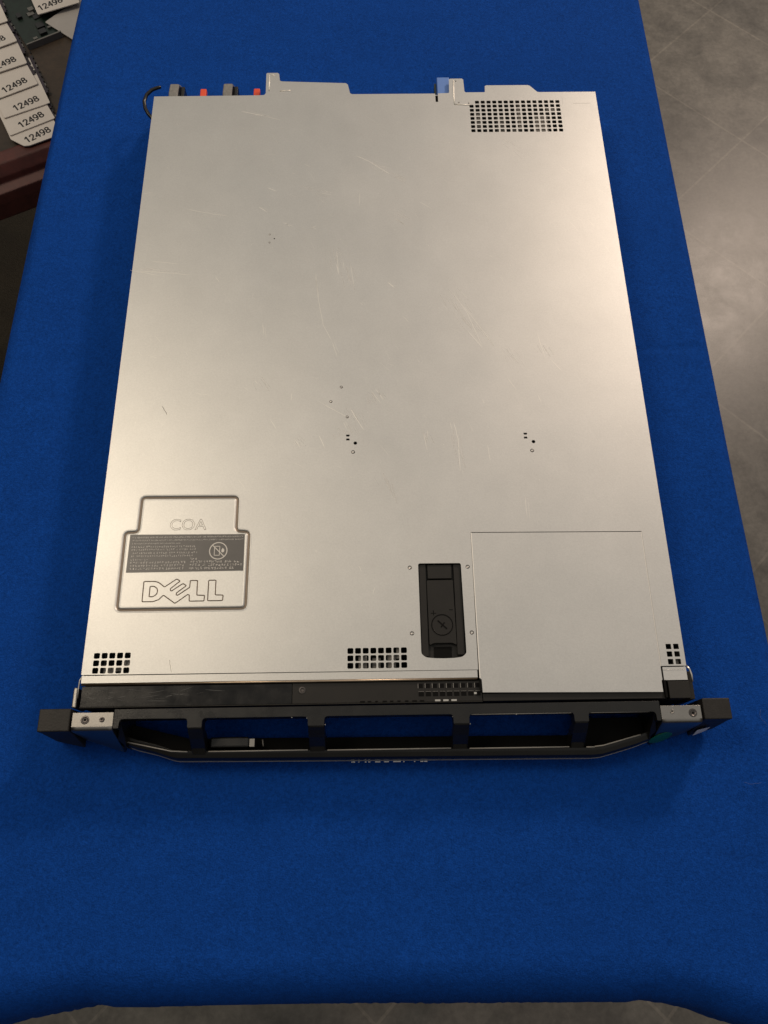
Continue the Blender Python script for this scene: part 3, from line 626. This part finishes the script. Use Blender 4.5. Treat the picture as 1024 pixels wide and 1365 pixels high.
def capscrew(x, y, r, par, dark=True):
    bm = bmesh.new(); z = ZT+.05
    lathe(bm, x, y, [(r*1.15, z), (r*1.1, z+.35), (r*.8, z+.4), (r*.55, z+.12), (r*.3, z+.08)], 20); o = obj('screw', bm, SCREWM if dark else CAPM, par)
    bm = bmesh.new(); lathe(bm, x, y, [(r*.38, z+.02), (r*.36, z+.16)], 6); obj('screw_socket', bm, DARK, par)
capscrew(-210.4, -25.4, 2.7, cl); capscrew(-198.6, -25.3, 1.7, cl)
capscrew(202.0, -26.0, 1.4, cr_, False); capscrew(216.4, -27.0, 2.6, cr_)
bm = bmesh.new(); bmesh.ops.create_uvsphere(bm, u_segments=12, v_segments=6, radius=1, matrix=Matrix.Translation((200.5*MM, -40.9*MM, 16*MM)) @ Matrix.Rotation(R(14), 4, 'Z') @ Matrix.Rotation(R(-15), 4, 'X') @ Matrix.Diagonal((9.5*MM, .9*MM, 9.5*MM, 1)))
obj('green_patch', bm, GREENPATCH, cr_)  # green patch on the lower slope of the right end cap
def ear(s, x0, x1, yb, yf):
    bm = bmesh.new(); top = ZT+.3
    xi, xo = (x1, x0) if s < 0 else (x0, x1)
    lo = [(xi, yb), (xo, yb), (xo, yf-2.6), (xi, yf-7.5)]; hi = [(xi, yb), (xo, yb), (xo, yf), (xi, yf)]
    A = [bm.verts.new((x*MM, y*MM, 5*MM)) for x, y in lo]; B = [bm.verts.new((x*MM, y*MM, top*MM)) for x, y in hi]; Mi = [bm.verts.new((x*MM, (y-.2 if y < -20 else y)*MM, (top-8)*MM)) for x, y in hi]
    for P, Q in ((A, Mi), (Mi, B)):
        for i in range(4): bm.faces.new((P[i-1], P[i], Q[i], Q[i-1]))
    bm.faces.new(A[::-1]); bm.faces.new(B)
    bmesh.ops.recalc_face_normals(bm, faces=bm.faces[:])
    bmesh.ops.bevel(bm, geom=bm.edges[:], offset=.7*MM, segments=2, affect='EDGES', profile=.5)
    return obj('rack_ear', bm, EARM, srv)
ear(-1, -243.0, -221.0, -17.4, -33.0); er = ear(1, 224.2, 243.8, -17.0, -31.6)
bm = bmesh.new(); vs = [bm.verts.new((x*MM, y*MM, z*MM)) for x, y, z in ((226.6, -39.2, 9), (236.6, -36.0, 9), (236.6, -34.4, 20), (226.6, -36.4, 20))]; bm.faces.new(vs); obj('white_sticker', bm, WHITEST, er)

# --- rear: supplies, handles, latches, blue lever, strap
for cx in (-201.2, -147.6):
    ps = boxes('power_supply', [(cx-14, cx+40, 571.2, 574, 3, 39)], BLACKM, srv, .5)
    bm = bmesh.new(); pts = [(cx, 573, 33), (cx, 584, 35), (cx, 596, 33.5), (cx, 603, 26), (cx, 604, 17), (cx, 598, 9), (cx, 574, 7)]
    P = [Vector(p) for p in pts]; rings = []
    for i, p in enumerate(P):
        t = (P[min(i+1, len(P)-1)]-P[max(i-1, 0)]).normalized(); nrm = Vector((0, -t.z, t.y))
        rings.append([bm.verts.new((p+Vector((dx, 0, 0))+nrm*dn)*MM) for dx, dn in ((-4.6, -.5), (-3.8, -1.4), (3.8, -1.4), (4.6, -.5), (4.6, .5), (3.8, 1.4), (-3.8, 1.4), (-4.6, .5))])
    for a, b in zip(rings, rings[1:]):
        for k in range(8): bm.faces.new((a[k-1], a[k], b[k], b[k-1]))
    bm.faces.new(rings[0]); bm.faces.new(rings[-1][::-1]); obj('pull_handle', bm, GREYPL, ps)
    each('handle_grip', [(cx+5.2, cx+9.2, 573, 599, 12, 30), (cx-9, cx-5.2, 585, 590, 20, 25)], BLACK, ps, .8)
    boxes('release_tab', [(cx+25.4, cx+31.6, 573, 594.0, 27, 31.5)], ORANGE, ps, .8)
boxes('rear_connector', [(-95, 55, 571.2, 574, 4, 36), (95, 200, 571.2, 573, 4, 38)], DARK, srv, .3)
boxes('riser_lever', [(61.6, 74.0, 574, 598.4, 35.2, 39.0)], BLUETAB, srv, .6)
boxes('lever_pin', [(58.9, 61.0, 561, 592, 30, 37)], PCB, srv)
bm = bmesh.new(); tube(bm, [(-216, 598.6, 30), (-219.5, 597.6, 30), (-225, 594.5, 30), (-229.8, 588.5, 29.5), (-231.6, 580, 29), (-230, 572, 28), (-226.5, 565, 27), (-221, 559, 26), (-216.5, 556, 26)], [1.4, 1.7, 1.8, 1.8, 1.8, 1.9, 1.9, 1.9, 1.9], 10); obj('cable_strap', bm, BLACK, srv)

# ------------------------------------------------------------------ low wooden bench with fanned cards, left of the table
BZ = -189.5; ANG = R(27)
U = Vector((math.cos(ANG), math.sin(ANG))); V = Vector((-math.sin(ANG), math.cos(ANG))); P0 = Vector((-445, 753))
def uv(u, v): q = P0+U*u+V*v; return (q.x, q.y)
bench = empty('wooden_bench', (-.7, 1.2, -.75), 'low dark wooden bench with a red rail beside the blue covered table', 'bench')
def bl(o): o.data.transform(Matrix.Translation((.7, -1.2, .75))); o.parent = bench; return o
xr_ = -368
def on_right(v):                                 # where the line at height v reaches x = xr_
    return (xr_ - P0.x + math.sin(ANG)*v)/math.cos(ANG)
bm = bmesh.new(); plate(bm, [[uv(-650, 13), uv(on_right(13), 13), (xr_, 1750), (-1250, 1750)]], BZ, 22); bl(obj('bench_top', bm, WOODB))
bm = bmesh.new(); sec = [(12.5, -246), (12.5, -184.4), (-8, -184.4), (-17, -197), (-19, -205), (-31, -209), (-33, -222), (-33, -246)]
A = [bm.verts.new((*[c*MM for c in uv(-650, v)], z*MM)) for v, z in sec]; B = [bm.verts.new((*[c*MM for c in uv(on_right(v), v)], z*MM)) for v, z in sec]
for i in range(8): bm.faces.new((A[i-1], A[i], B[i], B[i-1]))
bm.faces.new(A); bm.faces.new(B[::-1]); bl(obj('bench_rail', bm, WOODR))
for x, y in ((-420, 840), (-960, 620), (-420, 1700), (-1180, 1700)): bl(boxes('leg', [(x-22, x+22, y-22, y+22, -750, -222.5)], WOODB, None, 2))

def make_card(name, label, cat, group, u, v, rot, wdt, ln, tilt, z, digits=True, dx=0., dy=0., face=CARDW, board=PCBP, boardx=4., cut=False):
    """a card lying on the bench: near edge centre at (u, v) of the bench frame, leaning back by tilt"""
    root = empty(name, (0, 0, 0), label, cat, group)
    c = uv(u, v); root.location = (c[0]*MM, c[1]*MM, z*MM); root.rotation_euler = (-tilt, 0, ANG+rot); root.rotation_mode = 'ZXY'
    root.rotation_mode = 'XYZ'
    root.matrix_world = Matrix.Translation(root.location) @ Matrix.Rotation(ANG+rot, 4, 'Z') @ Matrix.Rotation(-tilt, 4, 'X')
    h = wdt/2
    bm = bmesh.new(); plate(bm, [fillet([(-h, 24), (-h*.62, 3), (-h*.40, 0), (h*.86, 0), (h, 4), (h, ln), (-h, ln)] if cut else [(-h, 0), (h, 0), (h, ln), (-h, ln)], 1.5, 3)], 1.9, 1.2); obj('card_face', bm, face, root)
    bm = bmesh.new(); box(bm, -h+1+boardx*.2, h+boardx, 24, ln+4, 0., .68); obj('circuit_board', bm, board, root)
    for k in range(9): boxes('board_part', [(h+boardx+.02, h+boardx+1.6, 26+k*11, 26+k*11+rs.uniform(3, 8), .0, 1.7)], SOLDER if (board is PCB or k % 4 == 1) else CHIP, root)
    if digits:
        bm = bmesh.new(); digits_mesh(bm, '12498', 11.2, dx, dy, 1.96, R(9)); obj('printed_number', bm, PRINT, root)
    return root
S_ = [0, 30, 62, 102, 149, 196, 243, 290, 338]
NM = ['nearest white card printed 12498 at the foot of the fanned stack on the red rail',
      'second white card printed 12498 from the near end of the fanned stack',
      'third white card printed 12498 up the fanned stack, its right corner sticking out',
      'fourth white card printed 12498 up the fanned stack, above the jutting corner',
      'fifth white card up the fanned stack, its number cut by the left photo edge',
      'sixth white card up the fanned stack, showing only the digits 98',
      'seventh white card up the fanned stack, showing only a last digit 8',
      'eighth white card up the fanned stack, next to the top edge of the photo',
      'topmost white card of the fanned stack, mostly out of the photo']
DXU = [0, 2, 5, 3, 2, 3, 5, 4, 6]
for k, v in enumerate(S_):
    make_card('number_card', NM[k], 'card', 'white cards fanned in a stack on the bench', DXU[k]-1, v, R((0, 2.2, -1.4, 2.0, -1.2, 2.0, -1.6, 1.4, 0)[k]), 62+((k*7) % 3), 106, R(3.85), -182.2, True, 3.0-k*.4, 14.5, cut=(k == 0))

# second, smaller pile further back, half hidden by the cloth's edge
make_card('number_card', 'white card printed 124 and more, half hidden behind the top left cloth edge', 'card', None, 108, 229, R(-3), 62, 96, R(2), -179.5, True, -9, 15, board=PCB)
make_card('price_card', 'blank grey card poking out beneath the half hidden white card by the cloth', 'card', None, 94, 194, R(-66), 60, 70, R(1), -186.5, False, 0, 0, face=CARDG, board=PCB, boardx=1.)
def board(label, u, v, rot, wx, wy, z, seed):
    c = uv(u, v); root = empty('circuit_card', (c[0]*MM, c[1]*MM, z*MM), label, 'circuit board'); root.rotation_euler = (0, 0, ANG+rot)
    boxes('board', [(-wx/2, wx/2, -wy/2, wy/2, 0, 1.6)], PCB, root)
    q = random.Random(seed)
    for _ in range(16):
        x, y = q.uniform(-wx/2+8, wx/2-8), q.uniform(-wy/2+8, wy/2-8); sx, sy = q.uniform(1.5, 6), q.uniform(1.5, 6)
        boxes('chip', [(x-sx, x+sx, y-sy, y+sy, 1.62, 1.62+q.uniform(1, 4))], q.choice((CHIP, CHIP, SOLDER)), root)
    boxes('bracket', [(-wx/2, wx/2, -wy/2-2.5, -wy/2-.1, 0, 9)], INNER, root)
board('dark green circuit board lying between the white card stack and the half hidden card', 64, 262, R(4), 52, 150, -189.4, 2)
